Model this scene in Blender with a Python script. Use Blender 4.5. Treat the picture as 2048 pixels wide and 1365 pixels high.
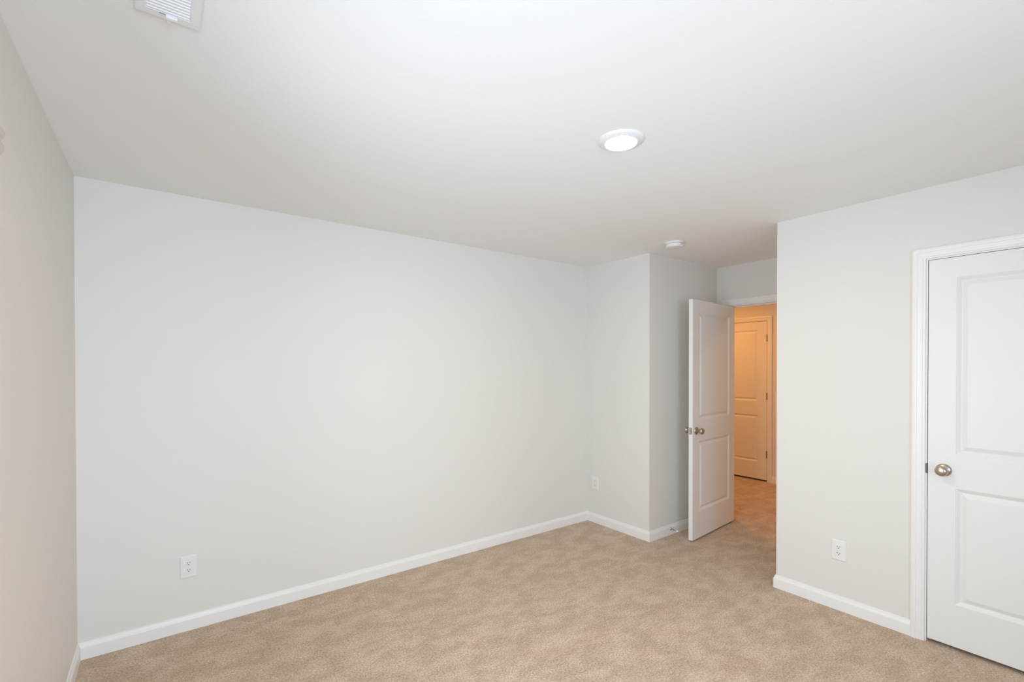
import bpy, bmesh, math
from mathutils import Vector, Matrix

# ------------------------------------------------------------------ clear
for o in list(bpy.data.objects):
    bpy.data.objects.remove(o, do_unlink=True)
S = bpy.context.scene
COL = S.collection

# ------------------------------------------------------------------ room dimensions (metres)
H = 2.44            # ceiling
LX = -0.343         # window wall plane
FY = 3.209          # long far wall plane
CX = 3.307          # short wall beside the doorway recess
DY = 2.490          # side of the recess the door opens against
EX = 4.360          # wall holding the entry doorway
GX = 3.3005         # closet wall plane
GY = 1.4617         # outer corner of the closet wall
NY = -1.65          # wall behind the viewer
WT = 0.115          # partition thickness
HX = 6.215          # hallway wall plane
HY0, HY1 = 0.6, 4.9 # hallway ends

# ------------------------------------------------------------------ camera
cam_d = bpy.data.cameras.new('camera')
cam = bpy.data.objects.new('camera', cam_d)
COL.objects.link(cam)
yaw, pit, rol = math.radians(53.2466), math.radians(-0.43), math.radians(-0.0593)
F = Vector((math.cos(pit) * math.cos(yaw), math.cos(pit) * math.sin(yaw), math.sin(pit)))
R = Vector((math.sin(yaw), -math.cos(yaw), 0))
U = R.cross(F)
R2 = R * math.cos(rol) + U * math.sin(rol)
U2 = -R * math.sin(rol) + U * math.cos(rol)
cam.matrix_world = Matrix(((R2.x, U2.x, -F.x, 0.0), (R2.y, U2.y, -F.y, 0.0),
                           (R2.z, U2.z, -F.z, 1.480), (0, 0, 0, 1)))
cam_d.sensor_fit = 'HORIZONTAL'
cam_d.sensor_width = 36.0
cam_d.lens = 941.56 / 2048 * 36.0
cam_d.shift_y = 58.9 / 2048
cam_d.clip_start = 0.02
S.camera = cam

# ------------------------------------------------------------------ view, world, daylight
S.view_settings.view_transform = 'Standard'
S.view_settings.look = 'None'
S.view_settings.gamma = 1.0
S.view_settings.use_curve_mapping = False
S.view_settings.exposure = 0.0
S.cycles.max_bounces = 18
S.cycles.diffuse_bounces = 16
S.cycles.sample_clamp_indirect = 6.0
S.cycles.use_denoising = True

W = bpy.data.worlds.new('overcast_sky')
W.use_nodes = True
W.node_tree.nodes['Background'].inputs['Color'].default_value = (0.80, 0.90, 1.0, 1)
W.node_tree.nodes['Background'].inputs['Strength'].default_value = 1.6
S.world = W

def area_light(name, loc, direction, sx, sy, power, color, spread=180.0):
    d = bpy.data.lights.new(name, 'AREA')
    d.shape = 'RECTANGLE'; d.size = sx; d.size_y = sy
    d.energy = power; d.color = color; d.spread = math.radians(spread)
    o = bpy.data.objects.new(name, d); COL.objects.link(o)
    o.location = loc
    o.rotation_euler = Vector(direction).to_track_quat('-Z', 'Y').to_euler()
    return o

WY0, WY1, WZ0, WZ1 = 0.42, 1.62, 0.55, 2.02     # window opening in the window wall
WX0, WX1 = -0.30, 1.10                          # second window, unseen, added behind the viewer to light the far wall
# daylight through the side window, then fill from the added rear window
area_light('window_daylight', (LX - 0.050, (WY0 + WY1) / 2, (WZ0 + WZ1) / 2), (1, 0, 0.0),
           WZ1 - WZ0 - 0.04, WY1 - WY0 - 0.04, 26.5, (0.73, 0.865, 1.0), 130)
area_light('rear_window_fill', ((WX0 + WX1) / 2, NY - 0.045, (WZ0 + WZ1) / 2), (0, 1, 0.0),
           WX1 - WX0 - 0.04, WZ1 - WZ0 - 0.04, 45.0, (0.66, 0.80, 0.965), 122)

# ------------------------------------------------------------------ materials
def new_mat(name):
    m = bpy.data.materials.new(name); m.use_nodes = True
    return m, m.node_tree.nodes, m.node_tree.links, m.node_tree.nodes['Principled BSDF']

def paint(name, col, rough=0.6, bump=0.0, scale=180.0, spec=0.4):
    m, N, L, P = new_mat(name)
    P.inputs['Roughness'].default_value = rough
    P.inputs['Specular IOR Level'].default_value = spec
    tc = N.new('ShaderNodeTexCoord')
    nz = N.new('ShaderNodeTexNoise'); nz.inputs['Scale'].default_value = scale
    nz.inputs['Detail'].default_value = 3.0
    L.new(tc.outputs['Object'], nz.inputs['Vector'])
    mx = N.new('ShaderNodeMixRGB'); mx.blend_type = 'MIX'
    mx.inputs['Color1'].default_value = (*[c * 0.985 for c in col], 1)
    mx.inputs['Color2'].default_value = (*[min(1, c * 1.015) for c in col], 1)
    L.new(nz.outputs['Fac'], mx.inputs['Fac'])
    L.new(mx.outputs['Color'], P.inputs['Base Color'])
    if bump:
        b = N.new('ShaderNodeBump'); b.inputs['Strength'].default_value = bump
        b.inputs['Distance'].default_value = 0.001
        L.new(nz.outputs['Fac'], b.inputs['Height']); L.new(b.outputs['Normal'], P.inputs['Normal'])
    return m

M_WALL = paint('wall_paint', (0.745, 0.733, 0.706), 0.55, 0.05, 220, 0.3)
M_CEIL = paint('ceiling_paint', (0.86, 0.858, 0.853), 0.8, 0.05, 160, 0.2)
M_TRIM = paint('trim_paint', (0.83, 0.83, 0.82), 0.35, 0.0, 60, 0.4)
M_DOOR = paint('door_paint', (0.80, 0.80, 0.793), 0.42, 0.04, 320, 0.4)
M_PLASTIC = paint('white_plastic', (0.80, 0.795, 0.79), 0.35, 0.0, 60, 0.4)
M_VENT = paint('vent_enamel', (0.80, 0.83, 0.825), 0.4, 0.0, 60, 0.4)
M_VENTIN = paint('vent_louver_enamel', (0.90, 0.91, 0.92), 0.4, 0.0, 60, 0.4)
M_DARK = paint('dark_slot', (0.05, 0.045, 0.04), 0.7, 0.0, 60, 0.2)
M_RUBBER = paint('white_rubber', (0.86, 0.85, 0.82), 0.5, 0.0, 60, 0.3)
M_BLIND = paint('blind_vinyl', (0.62, 0.60, 0.565), 0.45, 0.0, 60, 0.3)
M_GAP = paint('grey_plastic', (0.50, 0.50, 0.50), 0.6, 0.0, 60, 0.3)
M_DUCT = paint('duct_metal', (0.35, 0.35, 0.34), 0.6, 0.0, 60, 0.3)

def metal(name, col, rough):
    m, N, L, P = new_mat(name)
    P.inputs['Metallic'].default_value = 1.0
    tc = N.new('ShaderNodeTexCoord')
    nz = N.new('ShaderNodeTexNoise'); nz.inputs['Scale'].default_value = 400
    L.new(tc.outputs['Object'], nz.inputs['Vector'])
    mr = N.new('ShaderNodeMapRange')
    mr.inputs['To Min'].default_value = rough * 0.9; mr.inputs['To Max'].default_value = rough * 1.1
    L.new(nz.outputs['Fac'], mr.inputs['Value']); L.new(mr.outputs['Result'], P.inputs['Roughness'])
    P.inputs['Base Color'].default_value = (*col, 1)
    return m

M_NICKEL = metal('satin_nickel', (0.50, 0.44, 0.37), 0.31)
M_BRONZE = metal('aged_hinge_metal', (0.20, 0.16, 0.13), 0.4)

def emissive(name, col, strength):
    m, N, L, P = new_mat(name)
    P.inputs['Base Color'].default_value = (0.9, 0.88, 0.85, 1)
    P.inputs['Emission Color'].default_value = (*col, 1)
    P.inputs['Emission Strength'].default_value = strength
    return m
M_LENS = emissive('lamp_lens', (1.0, 0.71, 0.35), 312.0)

M_GLASS, N, L, P = new_mat('window_glass')
P.inputs['Transmission Weight'].default_value = 1.0
P.inputs['Roughness'].default_value = 0.0
P.inputs['IOR'].default_value = 1.45

def carpet():
    m, N, L, P = new_mat('carpet_pile')
    P.inputs['Roughness'].default_value = 0.95
    P.inputs['Specular IOR Level'].default_value = 0.05
    P.inputs['Sheen Weight'].default_value = 0.15
    P.inputs['Sheen Roughness'].default_value = 0.5
    tc = N.new('ShaderNodeTexCoord')
    def noise(scale, detail, rough=0.5, stretch=None, dist=0.0):
        n = N.new('ShaderNodeTexNoise')
        n.inputs['Scale'].default_value = scale; n.inputs['Detail'].default_value = detail
        n.inputs['Roughness'].default_value = rough; n.inputs['Distortion'].default_value = dist
        if stretch:
            mp = N.new('ShaderNodeMapping'); mp.inputs['Scale'].default_value = stretch
            mp.inputs['Rotation'].default_value = (0, 0, 0.25)
            L.new(tc.outputs['Object'], mp.inputs['Vector']); L.new(mp.outputs['Vector'], n.inputs['Vector'])
        else:
            L.new(tc.outputs['Object'], n.inputs['Vector'])
        return n
    brushed = noise(6.5, 7.0, 0.68, (0.9, 1.35, 1.0), 0.25)      # the nap lying different ways
    tint = noise(4.0, 3.0, 0.6, (1.0, 1.4, 1.0))
    tuft = noise(105.0, 3.0, 0.65)
    fibre = noise(330.0, 2.0, 0.6)
    def ramp(src, a, b, p0, p1):
        r = N.new('ShaderNodeValToRGB')
        r.color_ramp.elements[0].position = p0; r.color_ramp.elements[0].color = (*a, 1)
        r.color_ramp.elements[1].position = p1; r.color_ramp.elements[1].color = (*b, 1)
        L.new(src.outputs['Fac'], r.inputs['Fac']); return r
    base = ramp(brushed, (0.510, 0.392, 0.291), (0.615, 0.497, 0.388), 0.42, 0.60)
    hue = ramp(tint, (1.018, 0.992, 0.985), (0.985, 1.005, 1.0), 0.38, 0.62)
    grain = ramp(tuft, (0.70, 0.69, 0.67), (1.22, 1.22, 1.23), 0.34, 0.66)
    fine = ramp(fibre, (0.80, 0.80, 0.79), (1.17, 1.17, 1.17), 0.35, 0.65)
    def mul(a, b):
        x = N.new('ShaderNodeMixRGB'); x.blend_type = 'MULTIPLY'; x.inputs['Fac'].default_value = 1.0
        L.new(a.outputs['Color'], x.inputs['Color1']); L.new(b.outputs['Color'], x.inputs['Color2']); return x
    c = mul(mul(mul(base, hue), grain), fine)
    L.new(c.outputs['Color'], P.inputs['Base Color'])
    b1 = N.new('ShaderNodeBump'); b1.inputs['Strength'].default_value = 0.5; b1.inputs['Distance'].default_value = 0.006
    L.new(tuft.outputs['Fac'], b1.inputs['Height'])
    b2 = N.new('ShaderNodeBump'); b2.inputs['Strength'].default_value = 0.35; b2.inputs['Distance'].default_value = 0.002
    L.new(fibre.outputs['Fac'], b2.inputs['Height']); L.new(b1.outputs['Normal'], b2.inputs['Normal'])
    L.new(b2.outputs['Normal'], P.inputs['Normal'])
    return m
M_CARPET = carpet()

# ------------------------------------------------------------------ mesh helpers
def finish(name, bm, mat, parent=None, smooth=False, recalc=True):
    bmesh.ops.remove_doubles(bm, verts=bm.verts, dist=1e-6)
    if recalc:
        bmesh.ops.recalc_face_normals(bm, faces=bm.faces)
    me = bpy.data.meshes.new(name); bm.to_mesh(me); bm.free()
    me.materials.append(mat)
    if smooth:
        for p in me.polygons: p.use_smooth = True
        try:
            me.set_sharp_from_angle(angle=math.radians(40))
        except Exception:
            pass
    o = bpy.data.objects.new(name, me); COL.objects.link(o)
    if parent: o.parent = parent
    return o

def rebase(o, loc):
    """put a top-level mesh's origin at loc without moving it"""
    loc = Vector(loc)
    o.data.transform(Matrix.Translation(-loc)); o.location = loc
    return o

def tag(o, label, cat, group=None, kind=None):
    o['label'] = label; o['category'] = cat
    if group: o['group'] = group
    if kind: o['kind'] = kind
    return o

def empty(name, loc, rz=0.0):
    o = bpy.data.objects.new(name, None); COL.objects.link(o)
    o.empty_display_size = 0.05
    o.location = loc; o.rotation_euler = (0, 0, rz)
    return o

def box(bm, x0, x1, y0, y1, z0, z1, bevel=0.0):
    vs = [bm.verts.new((x, y, z)) for x in (x0, x1) for y in (y0, y1) for z in (z0, z1)]
    q = [(0, 1, 3, 2), (4, 6, 7, 5), (0, 4, 5, 1), (2, 3, 7, 6), (0, 2, 6, 4), (1, 5, 7, 3)]
    fs = [bm.faces.new([vs[i] for i in f]) for f in q]
    if bevel:
        es = list({e for f in fs for e in f.edges})
        bmesh.ops.bevel(bm, geom=es, offset=bevel, segments=2, affect='EDGES', profile=0.6)
    return bm

def slab(us, vs, hole, conv, t):
    """plate with cut-outs: grid lines us, vs; cells in hole(u, v) are open; conv(u, v, w) -> xyz; thickness t"""
    bm = bmesh.new(); V = {}
    def P(i, j, k):
        if (i, j, k) not in V: V[(i, j, k)] = bm.verts.new(conv(us[i], vs[j], t * k))
        return V[(i, j, k)]
    nu, nv = len(us) - 1, len(vs) - 1
    solid = lambda i, j: 0 <= i < nu and 0 <= j < nv and not hole((us[i] + us[i + 1]) / 2, (vs[j] + vs[j + 1]) / 2)
    for i in range(nu):
        for j in range(nv):
            if not solid(i, j): continue
            for k in (0, 1):
                bm.faces.new([P(i, j, k), P(i + 1, j, k), P(i + 1, j + 1, k), P(i, j + 1, k)])
            for di, dj, a, b in ((-1, 0, (i, j), (i, j + 1)), (1, 0, (i + 1, j), (i + 1, j + 1)),
                                 (0, -1, (i, j), (i + 1, j)), (0, 1, (i, j + 1), (i + 1, j + 1))):
                if not solid(i + di, j + dj):
                    bm.faces.new([P(*a, 0), P(*b, 0), P(*b, 1), P(*a, 1)])
    return bm

def sweep(pts, profile, conv, closed_profile=True):
    """sweep a profile (s sideways to the left of travel, t up) along a mitred 2D path; conv(u, v, t) -> xyz"""
    n = len(pts); P2 = [Vector(p) for p in pts]
    rows = []
    for i in range(n):
        d0 = (P2[i] - P2[i - 1]).normalized() if i else None
        d1 = (P2[i + 1] - P2[i]).normalized() if i < n - 1 else None
        if d0 is None: d0 = d1
        if d1 is None: d1 = d0
        n0 = Vector((-d0.y, d0.x)); n1 = Vector((-d1.y, d1.x))
        m = (n0 + n1); m = m / m.dot(n0) if m.length > 1e-6 else n0
        rows.append(m)
    bm = bmesh.new(); G = []
    for i in range(n):
        G.append([bm.verts.new(conv(P2[i].x + rows[i].x * s, P2[i].y + rows[i].y * s, t)) for s, t in profile])
    k = len(profile)
    for i in range(n - 1):
        for j in range(k):
            bm.faces.new([G[i][j], G[i + 1][j], G[i + 1][(j + 1) % k], G[i][(j + 1) % k]])
    bm.faces.new(G[0]); bm.faces.new(list(reversed(G[-1])))
    return bm

def lathe(bm, prof, M, seg=40):
    """revolve (radius, height) points about local z, placed by matrix M"""
    rings = []
    for r, h in prof:
        if r < 1e-7:
            rings.append([bm.verts.new(M @ Vector((0, 0, h)))])
        else:
            rings.append([bm.verts.new(M @ Vector((r * math.cos(2 * math.pi * k / seg), r * math.sin(2 * math.pi * k / seg), h)))
                          for k in range(seg)])
    for a, b in zip(rings, rings[1:]):
        for k in range(seg):
            k2 = (k + 1) % seg
            if len(a) == 1 and len(b) == 1: continue
            if len(a) == 1: bm.faces.new([a[0], b[k], b[k2]])
            elif len(b) == 1: bm.faces.new([a[k], b[0], a[k2]])
            else: bm.faces.new([a[k], b[k], b[k2], a[k2]])
    if len(rings[0]) > 1: bm.faces.new(list(reversed(rings[0])))
    if len(rings[-1]) > 1: bm.faces.new(rings[-1])
    return bm

def axis_matrix(loc, zdir, xdir=(0, 0, 1)):
    z = Vector(zdir).normalized(); x = Vector(xdir)
    x = (x - z * x.dot(z)).normalized(); y = z.cross(x)
    return Matrix(((x.x, y.x, z.x, loc[0]), (x.y, y.y, z.y, loc[1]), (x.z, y.z, z.z, loc[2]), (0, 0, 0, 1)))

def struct(name, bm, mat, label, cat, parent=None, smooth=False):
    o = finish(name, bm, mat, parent, smooth)
    return tag(o, label, cat, kind='structure')

# ------------------------------------------------------------------ floor, ceiling
bm = bmesh.new()
box(bm, LX - WT, HX + WT, NY - WT, HY1 + WT, -0.12, 0.0)
struct('floor', bm, M_CARPET, 'beige cut-pile carpet running across the bedroom and out into the hallway', 'carpet')
bm = bmesh.new()
VX0, VX1, VY0, VY1 = -0.029, 0.074, 1.335, 1.578          # duct opening above the register
us = sorted([LX - WT, VX0, VX1, HX + WT]); vs = sorted([NY - WT, VY0, VY1, HY1 + WT])
bm = slab(us, vs, lambda u, v: VX0 < u < VX1 and VY0 < v < VY1, lambda u, v, w: (u, v, H + w), 0.12)
struct('ceiling', bm, M_CEIL, 'flat white painted ceiling above the empty bedroom', 'ceiling')

# ------------------------------------------------------------------ walls
IN_WALL = lambda a, b: (lambda u, v: a[0] < u < a[1] and b[0] < v < b[1])
struct('wall_left', slab([NY - WT, WY0, WY1, FY + WT], [0, WZ0, WZ1, H], IN_WALL((WY0, WY1), (WZ0, WZ1)),
       lambda u, v, w: (LX - w, u, v), WT), M_WALL, 'narrow strip of light grey window wall beside the long blank wall', 'wall')
struct('wall_far', slab([LX, CX], [0, H], lambda u, v: False, lambda u, v, w: (u, FY + w, v), WT),
       M_WALL, 'long blank light grey wall above a white baseboard', 'wall')
# boxed-out corner next to the doorway: an L of two faces
bm = sweep([(CX, FY), (CX, DY), (EX, DY)], [(0, 0), (0, H), (WT, H), (WT, 0)], lambda u, v, t: (u, v, t))
struct('wall_corner', bm, M_WALL, 'light grey boxed-out wall corner behind the open door', 'wall')
# doorway wall
DO0, DO1, DOZ = 1.557, 2.376, 2.056                  # entry opening (between jambs)
JT = 0.018                                            # jamb thickness
struct('wall_doorway', slab([HY0, DO0 - JT, DO1 + JT, HY1], [0, DOZ + JT, H], IN_WALL((DO0 - JT, DO1 + JT), (-1, DOZ + JT)),
       lambda u, v, w: (EX + w, u, v), WT), M_WALL, 'light grey wall over the doorway that leads to the hallway', 'wall')
# closet wall, with its door opening, and its return into the recess
CO1, CO0, COZ = 0.6905, -0.0785, 2.050               # closet opening between jambs
struct('wall_right', slab([NY - WT, CO0 - JT, CO1 + JT, GY], [0, COZ + JT, H], IN_WALL((CO0 - JT, CO1 + JT), (-1, COZ + JT)),
       lambda u, v, w: (GX + w, u, v), WT), M_WALL, 'light grey wall around the closed closet door', 'wall')
bm = bmesh.new(); box(bm, GX + WT, EX, GY - WT, GY, 0, H)
struct('wall_return', bm, M_WALL, 'hidden return of the closet wall facing the open door', 'wall')
struct('wall_near', slab([LX, WX0, WX1, GX], [0, WZ0, WZ1, H], IN_WALL((WX0, WX1), (WZ0, WZ1)), lambda u, v, w: (u, NY - w, v), WT),
       M_WALL, 'light grey wall behind the viewpoint', 'wall')
# closet interior shell
bm = bmesh.new()
box(bm, GX + WT, EX, NY - WT, NY, 0, H); box(bm, EX - 0.02, EX, NY, GY - WT, 0, H)
struct('wall_closet', bm, M_WALL, 'inside walls of the closet behind the closed door', 'wall')
# hallway
struct('wall_hall', slab([HY0, 2.885 - 0.020, 3.70, HY1], [0, 2.085, H], IN_WALL((2.865, 3.70), (-1, 2.085)),
       lambda u, v, w: (HX + w, u, v), WT), M_WALL, 'hallway wall in warm lamplight around the far door', 'wall')
bm = bmesh.new()
box(bm, EX + WT, HX + WT, HY0 - WT, HY0, 0, H); box(bm, EX + WT, HX + WT, HY1, HY1 + WT, 0, H)
struct('wall_hall_ends', bm, M_WALL, 'end walls of the hallway out of sight beyond the doorway', 'wall')
bm = bmesh.new(); box(bm, HX + WT, HX + WT + 0.03, 2.7, 3.9, 0, H)
struct('wall_hall_room', bm, M_DARK, 'dark room behind the closed hallway door', 'wall')

# ------------------------------------------------------------------ baseboards
BB = [(0, 0), (0.013, 0), (0.013, 0.060), (0.0115, 0.066), (0.0085, 0.072), (0.0065, 0.078), (0.0055, 0.0835), (0.003, 0.0856), (0, 0.0856)]
BBC = [(s, t) for s, t in reversed(BB)]
plan = lambda u, v, t: (u, v, t)
def baseboard(name, pts, ends, label):
    """one straight board; ends give how each end is cut: 'in' / 'out' mitre or 'sq'"""
    a, b = Vector(pts[0]), Vector(pts[1]); d = (b - a).normalized(); n = Vector((-d.y, d.x))
    bm = bmesh.new(); G = []
    for p, sgn, e in ((a, 1, ends[0]), (b, -1, ends[1])):
        k = {'in': 1, 'out': -1, 'sq': 0}[e] * sgn
        G.append([bm.verts.new((p.x + n.x * s + d.x * s * k, p.y + n.y * s + d.y * s * k, t)) for s, t in BB])
    m = len(BB)
    for j in range(m):
        bm.faces.new([G[0][j], G[1][j], G[1][(j + 1) % m], G[0][(j + 1) % m]])
    bm.faces.new(G[0]); bm.faces.new(list(reversed(G[1])))
    return struct(name, bm, M_TRIM, label, 'baseboard')
CW = 0.057                                            # casing width
RV = 0.0065                                           # reveal
baseboard('baseboard_far', ((CX, FY), (LX, FY)), ('in', 'in'), 'white baseboard along the foot of the long blank wall')
baseboard('baseboard_left', ((LX, FY), (LX, NY)), ('in', 'in'), 'white baseboard along the foot of the window wall')
baseboard('baseboard_near', ((LX, NY), (GX, NY)), ('in', 'in'), 'white baseboard behind the viewpoint')
baseboard('baseboard_corner', ((CX, DY), (CX, FY)), ('out', 'in'), 'short white baseboard under the small outlet beside the door recess')
baseboard('baseboard_recess', ((EX, DY), (CX, DY)), ('in', 'out'), 'white baseboard carrying the door stop behind the open door')
baseboard('baseboard_jamb', ((EX, DO1 + RV + CW), (EX, DY)), ('sq', 'in'), 'short white baseboard stub between door casing and corner')
baseboard('baseboard_return', ((GX, GY), (EX, GY)), ('out', 'sq'), 'white baseboard turning the closet wall corner towards the doorway')
baseboard('baseboard_right', ((GX, CO1 + RV + CW), (GX, GY)), ('sq', 'out'), 'white baseboard between the closet door casing and the wall corner')
baseboard('baseboard_closet', ((GX, NY), (GX, CO0 - RV - CW)), ('in', 'sq'), 'white baseboard past the far side of the closet door')
baseboard('baseboard_hall', ((HX, HY0), (HX, 2.806)), ('sq', 'sq'), 'hallway baseboard beyond the far door casing')

# ------------------------------------------------------------------ door casings (trim_n) with jambs
CAS = [(0, 0), (0, 0.0085), (0.003, 0.0105), (0.010, 0.0105), (0.012, 0.0125), (0.017, 0.0135), (0.033, 0.0150),
       (0.036, 0.0170), (0.043, 0.0178), (0.052, 0.0170), (0.057, 0.0140), (0.057, 0)]
def casing(name, y0, y1, ztop, X, face, label, thick, z0=0.0, jamb_hide=False):
    """U-shaped casing round an opening y0..y1 up to ztop in plane x=X; face = +1/-1 outward x direction; jamb lining goes the other way"""
    a, b, t = y0 - RV, y1 + RV, ztop + RV
    conv = lambda u, v, w: (X + face * w, u, v)
    o = struct(name, sweep([(a, z0), (a, t), (b, t), (b, z0)], CAS, conv), M_TRIM, label, 'door trim')
    bm = bmesh.new()
    x0, x1 = sorted((X, X - face * thick))
    box(bm, x0, x1, y0 - JT, y0, z0, ztop + JT)
    box(bm, x0, x1, y1, y1 + JT, z0, ztop + JT)
    box(bm, x0, x1, y0, y1, ztop, ztop + JT)
    j = finish('jamb', bm, M_TRIM, o)
    return o, j
trim1, jamb1 = casing('trim_1', DO0, DO1, DOZ, EX, -1, 'white casing around the open doorway to the hallway', WT)
trim2, jamb2 = casing('trim_2', CO0, CO1, COZ, GX, -1, 'white moulded casing framing the closed closet door', WT)
HD0, HD1, HDZ = 2.8695, 3.685, 2.0655
trim3, jamb3 = casing('trim_3', HD0, HD1, HDZ, HX, -1, 'casing around the far hallway door in warm light', WT)
# door stops inside the jambs
bm = bmesh.new()
box(bm, EX + 0.040, EX + 0.075, DO0, DO0 + 0.010, 0, DOZ); box(bm, EX + 0.040, EX + 0.075, DO1 - 0.010, DO1, 0, DOZ)
box(bm, EX + 0.040, EX + 0.075, DO0 + 0.010, DO1 - 0.010, DOZ - 0.010, DOZ)
finish('jamb_stop', bm, M_TRIM, trim1)
bm = bmesh.new()
box(bm, GX + 0.040, GX + 0.075, CO0, CO0 + 0.010, 0, COZ); box(bm, GX + 0.040, GX + 0.075, CO1 - 0.010, CO1, 0, COZ)
box(bm, GX + 0.040, GX + 0.075, CO0 + 0.010, CO1 - 0.010, COZ - 0.010, COZ)
finish('jamb_stop', bm, M_TRIM, trim2)
bm = bmesh.new()
box(bm, HX + 0.040, HX + 0.075, HD0, HD0 + 0.010, 0, HDZ); box(bm, HX + 0.040, HX + 0.075, HD1 - 0.010, HD1, 0, HDZ)
box(bm, HX + 0.040, HX + 0.075, HD0 + 0.010, HD1 - 0.010, HDZ - 0.010, HDZ)
finish('jamb_stop', bm, M_TRIM, trim3)
# the casing of the doorway on its hallway side
bm = sweep([(DO0 - RV, 0), (DO0 - RV, DOZ + RV), (DO1 + RV, DOZ + RV), (DO1 + RV, 0)], CAS, lambda u, v, w: (EX + WT + w, u, v))
finish('hall_casing', bm, M_TRIM, trim1)
# strike plate on the closet jamb, its lip bent round the jamb edge
bm = bmesh.new()
box(bm, GX - 0.0030, GX + 0.030, CO1 - 0.0012, CO1 + 0.0004, 0.905, 0.962)
box(bm, GX - 0.0030, GX - 0.0006, CO1 - 0.0012, CO1 + 0.0050, 0.908, 0.959, 0.0004)
sp = finish('strike_plate', bm, M_BRONZE, trim2); sp['label'] = 'dark metal strike plate'

# ------------------------------------------------------------------ panel doors
PAN = [(0.0, 0.0), (0.0015, 0.0018), (0.0045, 0.0028), (0.0160, 0.0110), (0.0190, 0.0122), (0.0225, 0.0118), (0.0405, 0.0034), (0.0440, 0.0026)]
def leaf(name, w, z0, z1, t, panels, mat):
    """moulded two-panel slab: local x 0..w, front face y=0 facing -y, back y=t"""
    bm = bmesh.new(); V = {}
    def P(x, y, z):
        k = (round(x, 5), round(y, 5), round(z, 5))
        if k not in V: V[k] = bm.verts.new((x, y, z))
        return V[k]
    us = [0, panels[0][0], panels[0][1], w]
    vs = sorted([z0, z1] + [p for q in panels for p in (q[2], q[3])])
    def hole(u, v): return any(q[0] < u < q[1] and q[2] < v < q[3] for q in panels)
    for side, y0, sg in ((0, 0.0, 1), (1, t, -1)):
        for i in range(3):
            for j in range(len(vs) - 1):
                if not hole((us[i] + us[i + 1]) / 2, (vs[j] + vs[j + 1]) / 2):
                    bm.faces.new([P(us[i], y0, vs[j]), P(us[i + 1], y0, vs[j]), P(us[i + 1], y0, vs[j + 1]), P(us[i], y0, vs[j + 1])])
        for a, b, c, d in panels:
            rr = []
            for off, dep in PAN:
                y = y0 + sg * dep
                rr.append([P(a + off, y, c + off), P(b - off, y, c + off), P(b - off, y, d - off), P(a + off, y, d - off)])
            for r0, r1 in zip(rr, rr[1:]):
                for k in range(4):
                    bm.faces.new([r0[k], r0[(k + 1) % 4], r1[(k + 1) % 4], r1[k]])
            bm.faces.new(rr[-1])
    for i in range(3):
        for z in (z0, z1):
            bm.faces.new([P(us[i], 0, z), P(us[i + 1], 0, z), P(us[i + 1], t, z), P(us[i], t, z)])
    for j in range(len(vs) - 1):
        for x in (0, w):
            bm.faces.new([P(x, 0, vs[j]), P(x, 0, vs[j + 1]), P(x, t, vs[j + 1]), P(x, t, vs[j])])
    return finish(name, bm, mat)

KNOB = [(0.0, 0.0), (0.0325, 0.0), (0.0325, 0.0025), (0.0315, 0.005), (0.027, 0.0085), (0.018, 0.0115), (0.0125, 0.0135), (0.0105, 0.0180),
        (0.0105, 0.0255), (0.0130, 0.0290), (0.0190, 0.0330), (0.0240, 0.0390), (0.0268, 0.0460), (0.0272, 0.0510), (0.0258, 0.0565),
        (0.0215, 0.0615), (0.0140, 0.0648), (0.0065, 0.0660), (0.0, 0.0662)]
ROSE_N = 7
def knob(door, x, y, z, ydir):
    M = axis_matrix((x, y, z), (0, ydir, 0))
    bm = bmesh.new(); lathe(bm, KNOB[:ROSE_N] + [(0.0, 0.0135)], M)
    r = finish('rose_plate', bm, M_NICKEL, door, True); r['label'] = 'round satin nickel rose'
    bm = bmesh.new(); lathe(bm, [(0.0105, 0.0125)] + KNOB[ROSE_N:], M)
    k = finish('door_knob', bm, M_NICKEL, door, True); k['label'] = 'satin nickel egg-shaped knob'
    return k

def hinge(door, x, y, z, w=0.0):
    bm = bmesh.new()
    lathe(bm, [(0.0, -0.047), (0.004, -0.046), (0.0062, -0.044), (0.0062, 0.044), (0.004, 0.046), (0.0, 0.047)],
          Matrix.Translation((x, y, z)), 14)
    h = finish('hinge', bm, M_BRONZE, door, True); h['label'] = 'dark metal hinge knuckle'
    return h

PZ = [(0.243, 0.846), (1.026, 1.943)]
# entry door, standing open into the recess
LW, LT = 0.813, 0.035
d1 = leaf('door_1', LW, 0.018, 2.0465, LT, [(0.113, LW - 0.113, a, b) for a, b in PZ], M_DOOR)
tag(d1, 'white two-panel door standing wide open in front of the hallway', 'door', kind='structure')
d1.location = (3.567, 2.2495, 0); d1.rotation_euler = (0, 0, math.radians(5.2))
knob(d1, 0.062, 0.0, 0.938, -1)
knob(d1, 0.062, LT, 0.938, 1)
bm = bmesh.new()
box(bm, -0.0012, 0.001, 0.0055, LT - 0.0055, 0.910, 0.967)
lp = finish('latch_plate', bm, M_NICKEL, d1); lp['label'] = 'small nickel latch plate on the door edge'
bm = bmesh.new()
lathe(bm, [(0.0, 0.0), (0.0085, 0.0), (0.0085, 0.004), (0.006, 0.0085), (0.0, 0.0085)], axis_matrix((-0.0010, LT / 2, 0.938), (-1, 0, 0)), 20)
finish('latch_bolt', bm, M_NICKEL, lp, True)
for z in (0.30, 1.03, 1.84):
    hinge(d1, LW + 0.003, LT + 0.004, z)
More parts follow.
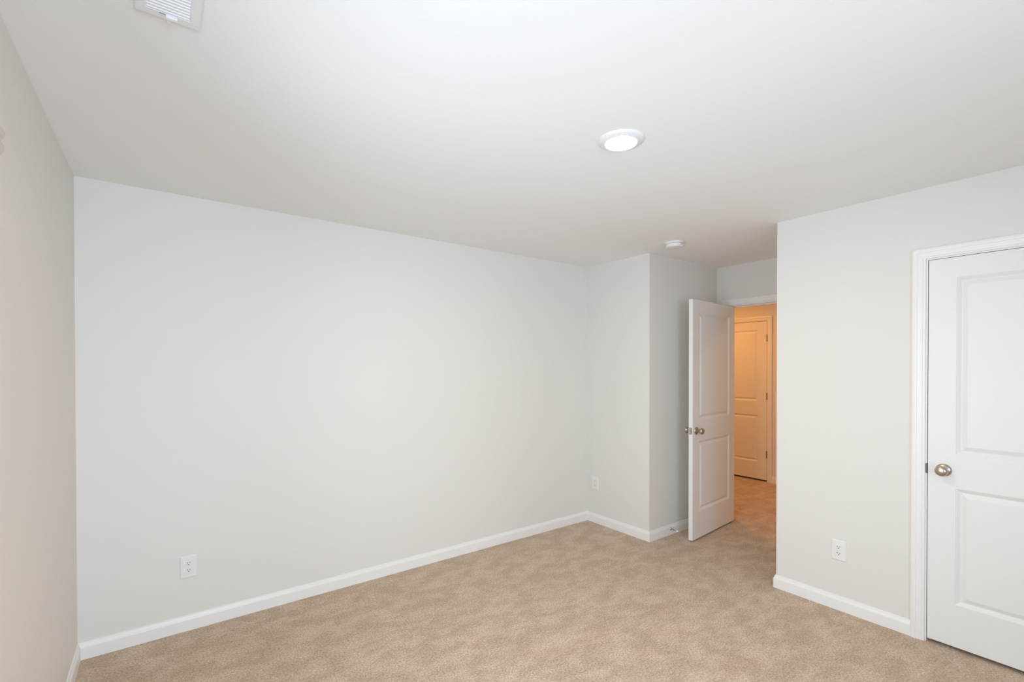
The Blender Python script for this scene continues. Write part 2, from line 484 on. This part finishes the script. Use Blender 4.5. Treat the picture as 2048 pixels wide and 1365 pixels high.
# closet door, shut
CLW = 0.762
d2 = leaf('door_2', CLW, 0.020, 2.047, LT, [(0.111, CLW - 0.111, a, b) for a, b in ((0.240, 0.845), (1.022, 1.942))], M_DOOR)
tag(d2, 'closed white two-panel closet door with a nickel knob', 'door', kind='structure')
d2.location = (GX + 0.001, CO1 - 0.0035, 0); d2.rotation_euler = (0, 0, math.radians(-90))
knob(d2, 0.064, 0.0, 0.935, -1)
# hallway door, shut
HLW = 0.806
d3 = leaf('door_3', HLW, 0.022, 2.062, LT, [(0.113, HLW - 0.113, a, b) for a, b in ((0.243, 0.852), (1.033, 1.957))], M_DOOR)
tag(d3, 'closed two-panel door across the hallway glowing in orange lamplight', 'door', kind='structure')
d3.location = (HX + 0.001, HD0 + 0.004 + HLW, 0); d3.rotation_euler = (0, 0, math.radians(-90))
for z in (0.352, 1.100, 1.848):
    hinge(d3, HLW + 0.002, -0.0045, z)
knob(d3, 0.062, 0.0, 0.94, -1)

# ------------------------------------------------------------------ window and blind
bm = bmesh.new()
fx0, fx1 = LX - WT, LX - WT + 0.045
fw = 0.045
box(bm, fx0, fx1, WY0, WY0 + fw, WZ0, WZ1); box(bm, fx0, fx1, WY1 - fw, WY1, WZ0, WZ1)
box(bm, fx0, fx1, WY0 + fw, WY1 - fw, WZ0, WZ0 + fw); box(bm, fx0, fx1, WY0 + fw, WY1 - fw, WZ1 - fw, WZ1)
box(bm, fx0, fx1 - 0.01, WY0 + fw, WY1 - fw, (WZ0 + WZ1) / 2 - 0.02, (WZ0 + WZ1) / 2 + 0.02)
win = struct('window_1', bm, M_TRIM, 'white framed window just out of view on the window wall', 'window')
bm = bmesh.new()
box(bm, fx0 + 0.014, fx0 + 0.020, WY0 + fw, WY1 - fw, WZ0 + fw, WZ1 - fw)
finish('window_pane', bm, M_GLASS, win)
bm = bmesh.new(); box(bm, LX - 0.075, LX + 0.022, WY0 - 0.03, WY1 + 0.03, WZ0 - 0.018, WZ0, 0.003)
finish('window_sill', bm, M_TRIM, win)

# unseen second window behind the viewer, added for its light
bm = bmesh.new()
gy0, gy1 = NY - WT, NY - WT + 0.045
box(bm, WX0, WX0 + fw, gy0, gy1, WZ0, WZ1); box(bm, WX1 - fw, WX1, gy0, gy1, WZ0, WZ1)
box(bm, WX0 + fw, WX1 - fw, gy0, gy1, WZ0, WZ0 + fw); box(bm, WX0 + fw, WX1 - fw, gy0, gy1, WZ1 - fw, WZ1)
box(bm, WX0 + fw, WX1 - fw, gy0, gy1 - 0.01, (WZ0 + WZ1) / 2 - 0.02, (WZ0 + WZ1) / 2 + 0.02)
win2 = struct('window_2_added', bm, M_TRIM, 'unseen white framed window added behind the viewpoint for its light', 'window')
bm = bmesh.new(); box(bm, WX0 + fw, WX1 - fw, gy0 + 0.014, gy0 + 0.020, WZ0 + fw, WZ1 - fw)
finish('window_pane', bm, M_GLASS, win2)
bm = bmesh.new(); box(bm, WX0 - 0.03, WX1 + 0.03, NY - 0.068, NY + 0.022, WZ0 - 0.018, WZ0, 0.003)
finish('window_sill', bm, M_TRIM, win2)

VLY0, VLY1 = WY0 - 0.035, 1.655
bl = empty('window_blind', (LX, (VLY0 + VLY1) / 2, 2.02))
tag(bl, 'end of a pale window blind valance high on the window wall at the picture edge', 'blind')
# crown-shaped valance: profile in x (out from wall) and z
VP = [(0.012, 1.990), (0.034, 1.990), (0.038, 1.996), (0.0425, 2.006), (0.0430, 2.016), (0.0395, 2.021), (0.0365, 2.026), (0.0375, 2.032),
      (0.0425, 2.037), (0.0445, 2.043), (0.0445, 2.050), (0.012, 2.050)]
bm = bmesh.new(); ra = [bm.verts.new((x, VLY0 - bl.location.y, z - 2.02)) for x, z in VP]; rb = [bm.verts.new((x, VLY1 - bl.location.y, z - 2.02)) for x, z in VP]
for j in range(len(VP)):
    k = (j + 1) % len(VP); bm.faces.new([ra[j], rb[j], rb[k], ra[k]])
bm.faces.new(ra); bm.faces.new(list(reversed(rb)))
finish('valance', bm, M_BLIND, bl)
bm = bmesh.new(); box(bm, 0.0, 0.012, VLY0 - bl.location.y + 0.01, VLY1 - bl.location.y - 0.01, -0.028, 0.028)
finish('head_rail', bm, M_BLIND, bl)

# ------------------------------------------------------------------ ceiling light
LXc, LYc = 1.5675, 1.326
cl = empty('ceiling_light', (LXc, LYc, H))
tag(cl, 'lit round white disc light mounted on the ceiling', 'ceiling light')
bm = bmesh.new()
lathe(bm, [(0.0, 0.0), (0.0945, 0.0), (0.0950, -0.0025), (0.0935, -0.0050), (0.0850, -0.0090), (0.0750, -0.0130), (0.0695, -0.0150), (0.0668, -0.0152), (0.0660, -0.0120), (0.0, -0.0120)],
      Matrix.Identity(4), 72)
finish('trim_ring', bm, M_PLASTIC, cl, True)
bm = bmesh.new()
lathe(bm, [(0.0658, -0.0125), (0.0655, -0.0145), (0.055, -0.0165), (0.035, -0.0180), (0.015, -0.0187), (0.0, -0.0189)], Matrix.Identity(4), 72)
ln = finish('lamp_lens', bm, M_LENS, cl, True); ln['label'] = 'glowing warm white lens'

# ------------------------------------------------------------------ smoke detector
sd = empty('smoke_detector', (3.187, 2.168, H))
tag(sd, 'small round white smoke detector on the ceiling near the doorway', 'smoke detector')
bm = bmesh.new(); lathe(bm, [(0.0, 0.0), (0.0665, 0.0), (0.0665, -0.010), (0.0640, -0.0125), (0.0, -0.0125)], Matrix.Identity(4), 56)
finish('mounting_plate', bm, M_PLASTIC, sd, True)
bm = bmesh.new(); lathe(bm, [(0.0, -0.012), (0.0600, -0.012), (0.0600, -0.0155), (0.0, -0.0155)], Matrix.Identity(4), 56)
g_ = finish('sensor_gap', bm, M_GAP, sd, True); g_['label'] = 'grey shadow gap'
bm = bmesh.new(); lathe(bm, [(0.0, -0.0148), (0.0620, -0.0148), (0.0640, -0.0165), (0.0640, -0.0355), (0.0620, -0.0390), (0.0585, -0.0402), (0.0, -0.0410)], Matrix.Identity(4), 56)
finish('detector_cover', bm, M_PLASTIC, sd, True)
bm = bmesh.new()
lathe(bm, [(0.0, 0.0), (0.0042, 0.0), (0.0042, 0.0015), (0.0, 0.0015)], axis_matrix((0.0640 * math.cos(-1.62), 0.0640 * math.sin(-1.62), -0.024), (math.cos(-1.62), math.sin(-1.62), 0)), 16)
finish('test_button', bm, M_DUCT, sd)

# ------------------------------------------------------------------ ceiling register
vx0, vx1, vy1, vy0 = -0.051, 0.0955, 1.6065, 1.306
ix0, ix1, iy1, iy0 = -0.0245, 0.0690, 1.573, 1.340
rg = empty('air_vent', ((vx0 + vx1) / 2, (vy0 + vy1) / 2, H))
tag(rg, 'white metal air register with louvers in the ceiling at the picture top', 'air vent')
ox, oy = rg.location.x, rg.location.y
# frame: rectangular rings from the ceiling down to the lip and into the neck
bm = bmesh.new()
def ring(x0, x1, y0, y1, z): return [bm.verts.new((x - ox, y - oy, z)) for x, y in ((x0, y0), (x1, y0), (x1, y1), (x0, y1))]
rs = [ring(vx0, vx1, vy0, vy1, 0.0), ring(vx0, vx1, vy0, vy1, -0.0048), ring(vx0 + 0.004, vx1 - 0.004, vy0 + 0.004, vy1 - 0.004, -0.0082),
      ring(ix0 - 0.004, ix1 + 0.004, iy0 - 0.004, iy1 + 0.004, -0.0092), ring(ix0, ix1, iy0, iy1, -0.0075), ring(ix0, ix1, iy0, iy1, 0.0)]
for a, b in zip(rs, rs[1:] + rs[:1]):
    for k in range(4):
        bm.faces.new([a[k], a[(k + 1) % 4], b[(k + 1) % 4], b[k]])
finish('register_frame', bm, M_VENT, rg)
bm = bmesh.new(); box(bm, ix0 - ox - 0.003, ix1 - ox + 0.003, iy0 - oy - 0.003, iy1 - oy + 0.003, 0.030, 0.034)
finish('damper', bm, M_DUCT, rg)
pitch = 0.0126
n = int((iy1 - iy0) / pitch)
lv = None
for k in range(n):
    y = iy1 - 0.008 - k * pitch
    if lv is None:
        bm = bmesh.new()
        prof = [(-0.0048, 0.0085), (-0.0030, 0.0030), (0.0004, -0.0012), (0.0040, -0.0038), (0.0046, -0.0032), (0.0012, -0.0004), (-0.0022, 0.0036), (-0.0040, 0.0088)]
        A = [bm.verts.new((ix0 - ox, p, q)) for p, q in prof]; B = [bm.verts.new((ix1 - ox, p, q)) for p, q in prof]
        for j in range(len(prof)):
            j2 = (j + 1) % len(prof); bm.faces.new([A[j], B[j], B[j2], A[j2]])
        bm.faces.new(A); bm.faces.new(list(reversed(B)))
        lv = finish('louver', bm, M_VENTIN, rg); o = lv
    else:
        o = lv.copy(); COL.objects.link(o); o.parent = rg
    o.location = (0, y - oy, -0.0055)
# damper lever with its slot at the end of the frame
bm = bmesh.new()
box(bm, 0.0022 - ox, 0.0425 - ox, iy1 + 0.0050 - oy, iy1 + 0.0085 - oy, -0.0098, -0.0086)
sl = finish('lever_slot', bm, M_DUCT, rg); sl['label'] = 'dark lever slot'
bm = bmesh.new()
box(bm, 0.0165 - ox, 0.0425 - ox, iy1 + 0.001 - oy, iy1 + 0.0125 - oy, -0.0185, -0.0090, 0.0015)
box(bm, 0.020 - ox, 0.0275 - ox, iy1 + 0.012 - oy, iy1 + 0.0355 - oy, -0.0125, -0.0084, 0.0012)
finish('lever', bm, M_VENTIN, rg)

# ------------------------------------------------------------------ electrical outlets
def make_outlet():
    r = empty('wall_outlet', (0, 0, 0))
    bm = bmesh.new()     # local: plate in xz plane, facing -y
    hw, hh = 0.0395, 0.062
    def rr(w, h, y): return [bm.verts.new((x, y, z)) for x, z in ((-w, -h), (w, -h), (w, h), (-w, h))]
    rows = [rr(hw, hh, 0.0), rr(hw, hh, -0.0020), rr(hw - 0.0010, hh - 0.0010, -0.0035), rr(hw - 0.0050, hh - 0.0050, -0.0062)]
    for a, b in zip(rows, rows[1:]):
        for k in range(4): bm.faces.new([a[k], a[(k + 1) % 4], b[(k + 1) % 4], b[k]])
    bm.faces.new(rows[-1]); bm.faces.new(list(reversed(rows[0])))
    finish('cover_plate', bm, M_PLASTIC, r)
    for zc in (0.0195, -0.0195):
        bm = bmesh.new()
        pts = []
        for k in range(40):          # round face with flattened top and bottom
            a = 2 * math.pi * k / 40
            pts.append((0.0172 * math.cos(a), max(-0.0138, min(0.0138, 0.0172 * math.sin(a)))))
        a_ = [bm.verts.new((x, -0.0055, z + zc)) for x, z in pts]
        b_ = [bm.verts.new((x, -0.0074, z + zc)) for x, z in pts]
        c_ = [bm.verts.new((x * 0.95, -0.0080, z * 0.95 + zc)) for x, z in pts]
        for p, q in ((a_, b_), (b_, c_)):
            for k in range(40): bm.faces.new([p[k], p[(k + 1) % 40], q[(k + 1) % 40], q[k]])
        bm.faces.new(c_)
        rc = finish('receptacle', bm, M_PLASTIC, r)
        for sx, hz in ((-0.0064, 0.0042), (0.0064, 0.0034)):
            bm = bmesh.new(); box(bm, sx - 0.0013, sx + 0.0013, -0.0083, -0.0072, zc + 0.0045 - hz, zc + 0.0045 + hz)
            finish('slot', bm, M_DARK, rc)
        bm = bmesh.new()
        lathe(bm, [(0.0, 0.0), (0.0026, 0.0), (0.0026, 0.0010), (0.0, 0.0010)], axis_matrix((0, -0.0073, zc - 0.0062), (0, -1, 0)), 16)
        finish('ground_hole', bm, M_DARK, rc)
    bm = bmesh.new()
    lathe(bm, [(0.0, 0.0), (0.0030, 0.0), (0.0026, 0.0008), (0.0, 0.0010)], axis_matrix((0, -0.0061, 0), (0, -1, 0)), 16)
    finish('screw', bm, M_PLASTIC, r)
    return r
def copy_tree(o, parent=None):
    c = o.copy(); COL.objects.link(c); c.parent = parent
    for ch in [x for x in bpy.data.objects if x.parent == o]:
        copy_tree(ch, c)
    return c
G_OUT = 'white duplex outlets on the walls'
o1 = make_outlet()
o2, o3 = copy_tree(o1), copy_tree(o1)
tag(o1, 'white duplex outlet low on the long blank wall', 'outlet', G_OUT)
o1.location = (0.121, FY, 0.357)
tag(o2, 'white duplex outlet low on the wall beside the closet door casing', 'outlet', G_OUT)
o2.location = (GX, 1.098, 0.362); o2.rotation_euler = (0, 0, math.radians(-90))
tag(o3, 'small far white outlet tucked in the corner at the end of the long blank wall', 'outlet', G_OUT)
o3.location = (CX, 3.106, 0.374); o3.rotation_euler = (0, 0, math.radians(-90))

# ------------------------------------------------------------------ door stop on the recess baseboard
ds = empty('door_stop', (3.592, DY - 0.013, 0.053))
tag(ds, 'small nickel rod door stop with a white tip on the baseboard behind the open door', 'door stop')
Mx = axis_matrix((0, 0, 0), (0, -1, -0.05))
bm = bmesh.new(); lathe(bm, [(0.0, -0.0005), (0.0115, -0.0005), (0.0115, 0.003), (0.0085, 0.007), (0.005, 0.010), (0.0, 0.010)], Mx, 24)
finish('base', bm, M_NICKEL, ds, True)
bm = bmesh.new(); lathe(bm, [(0.0, 0.006), (0.0042, 0.006), (0.0042, 0.058), (0.0, 0.058)], Mx, 20)
finish('rod', bm, M_NICKEL, ds, True)
bm = bmesh.new(); lathe(bm, [(0.0, 0.056), (0.0060, 0.056), (0.0072, 0.060), (0.0072, 0.069), (0.0055, 0.073), (0.0, 0.074)], Mx, 20)
tp = finish('tip', bm, M_RUBBER, ds, True); tp['label'] = 'white rubber tip'

# ------------------------------------------------------------------ hallway lamps (both out of sight past the doorway)
M_HALL_LENS = emissive('hall_lens', (1.0, 0.5, 0.2), 6.0)
def hall_lamp(x, y, power, color, label):
    hl = empty('hall_light', (x, y, H))
    tag(hl, label, 'ceiling light')
    bm = bmesh.new()
    lathe(bm, [(0.0, 0.0), (0.0945, 0.0), (0.0935, -0.0050), (0.0750, -0.0130), (0.0668, -0.0152), (0.0, -0.0120)], Matrix.Identity(4), 48)
    finish('trim_ring', bm, M_PLASTIC, hl, True)
    bm = bmesh.new(); lathe(bm, [(0.0658, -0.0125), (0.0655, -0.0145), (0.035, -0.0180), (0.0, -0.0189)], Matrix.Identity(4), 48)
    finish('lamp_lens', bm, M_HALL_LENS, hl, True)
    pl = bpy.data.lights.new('hall_lamp_glow', 'AREA'); pl.shape = 'DISK'; pl.size = 0.13; pl.energy = power; pl.color = color
    po = bpy.data.objects.new('hall_lamp_glow', pl); COL.objects.link(po); po.location = (x, y, H - 0.021)
hall_lamp(5.30, 3.40, 16.0, (1.0, 0.43, 0.12), 'warm hallway ceiling lamp hidden behind the open door')
hall_lamp(5.05, 1.15, 5.5, (1.0, 0.62, 0.36), 'unseen second hallway lamp added behind the closet wall to warm the recess')  # extra unseen lamp, added to brighten the open door and recess carpet
